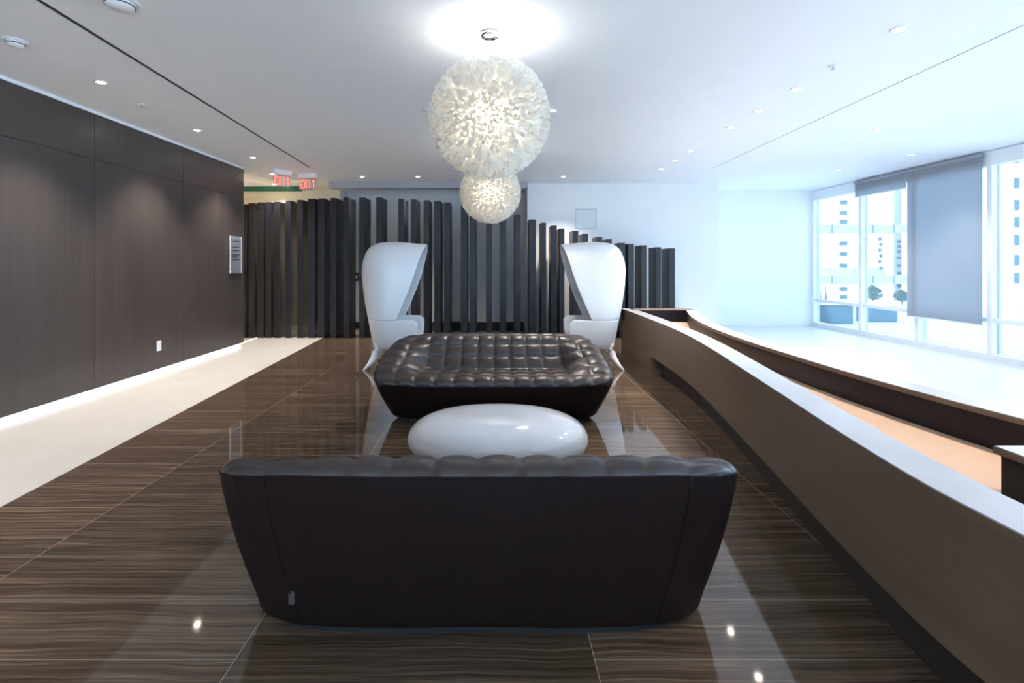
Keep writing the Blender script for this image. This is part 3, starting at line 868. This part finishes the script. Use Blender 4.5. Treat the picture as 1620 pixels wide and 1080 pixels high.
def win_part(root, d, x0, x1, y0, y1, name='window', m='win', out=0.08):
    a = P(x0, y0, d); c = P(x1, y1, d); lx = root.location.x
    bm = BM(); box(bm, a[0]-lx, c[0]-lx, -out, 0.0, c[2]-GZ, a[2]-GZ); obj(name, bm, m, root)
b1 = building('white tower with a column of small blue windows seen through the farthest pane', 60, 1262, 1352, 60, 12)
for y in (320, 337, 351, 385, 402, 420, 457, 470): win_part(b1, 60, 1328, 1340, y-3.5, y+3)
b2 = building('white block with balconies seen through the second pane from the corner', 60, 1353, 1520, 40, 12)
for k, y in enumerate((382, 390, 398, 408, 420, 432, 452)): win_part(b2, 60, 1419, 1446, y-2, y+2, 'balcony')
for k, y in enumerate((378, 387, 396, 405, 414, 424, 460, 468)): win_part(b2, 60, 1389+(k%2)*2, 1394+(k%2)*2, y-3, y+2)
b3 = building('white block with outlined windows at the right edge of the view', 48, 1560, 1760, 100, 10)
for y in (250, 290, 325, 352, 380, 412, 440):
    win_part(b3, 48, 1604, 1612, y-9, y+8); win_part(b3, 48, 1640, 1652, y-9, y+8); win_part(b3, 48, 1672, 1684, y-9, y+8)
for (y0, y1, lab, bd) in ((355, 368, 'upper pale footbridge crossing in front of the white tower', 53), (436, 448, 'lower pale footbridge crossing in front of the white tower', 50)):
    a = P(1270, y0, bd); c = P(1450, y1, bd)
    t = thing('footbridge', lab, 'footbridge', ((a[0]+c[0])/2, bd, GZ)); hw = (c[0]-a[0])/2
    bm = BM(); box(bm, -hw, hw, 0, 1.5, c[2]-GZ, a[2]-GZ); obj('deck', bm, 'band_b', t)
    for x in (1316, 1381, 1414):
        q = P(x, y0, bd)[0]-t.location.x
        bm = BM(); box(bm, q-0.04, q+0.04, -0.06, -0.001, c[2]-GZ, a[2]-GZ); obj('joint', bm, 'win', t)
    bm = BM(); box(bm, hw-0.6, hw, 0.3, 1.2, 0, c[2]+0.149); obj('pier', bm, 'facade', t)
def wallbox(name, label, cat, d, x0, x1, y0, dep, m):
    a = P(x0, y0, d); c = P(x1, y0, d)
    bm = BM(); box(bm, -(c[0]-a[0])/2, (c[0]-a[0])/2, 0, dep, 0, a[2]+0.15)
    t = thing(name, label, cat, ((a[0]+c[0])/2, d, -0.15))
    obj('panel', bm, m, t, bevel=0.02)
    bm = BM(); box(bm, -(c[0]-a[0])/2-0.05, (c[0]-a[0])/2+0.05, -0.05, dep+0.05, a[2]+0.151, a[2]+0.25); obj('coping', bm, 'facade', t)
wallbox('garden_wall', 'low blue wall outside behind the farthest pane', 'wall', 12.8, 1262, 1350, 482, 0.3, 'bluewall')
wallbox('garden_wall', 'low blue wall outside behind the second pane from the corner', 'wall', 13.2, 1366, 1420, 484, 0.3, 'bluewall')
def tree(label, x, ytop, d, wpx, kind):
    a = P(x, ytop, d); z = a[2]+0.15; wd = wpx*d/F/2
    t = thing('shrub', label, 'shrub', (a[0], d, -0.15), 0, 'small shrubs on the terrace')
    bm = BM(); tube(bm, [(0,0,0), (0.03,0,z*0.3), (0,0,z*0.6)], [0.03, 0.025, 0.015], 8); obj('trunk', bm, 'toe', t, smooth=True)
    bm = BM(); rnd = random.Random(int(x)); zb = z*(0.15 if kind else 0.3)
    for i in range(600):
        f = rnd.random(); zz = lerp(zb, z, f)
        rr = wd*(math.sin(math.pi*min(1, (0.12+0.88*f)))**0.6 if not kind else (1-f)**0.6) * math.sqrt(rnd.random())
        a_ = rnd.uniform(0, 6.283); c = Vector((rr*math.cos(a_), rr*math.sin(a_), zz)); s = wd*0.22
        q = [bm.verts.new(c + Vector((rnd.uniform(-s,s), rnd.uniform(-s,s), rnd.uniform(-s,s)))) for _ in range(3)]
        bm.faces.new(q)
    obj('foliage', bm, 'leaf', t, normals=False)
tree('leftmost slim pointed shrub outside the farthest pane', 1297, 451, 19, 5, 1)
tree('slim pointed shrub just right of the leftmost one outside the farthest pane', 1306, 453, 19, 6, 1)
tree('round bushy shrub outside the second pane from the corner', 1380, 452, 19, 24, 0)
tree('short broad shrub outside beside the lowered blind', 1426, 460, 19, 22, 0)
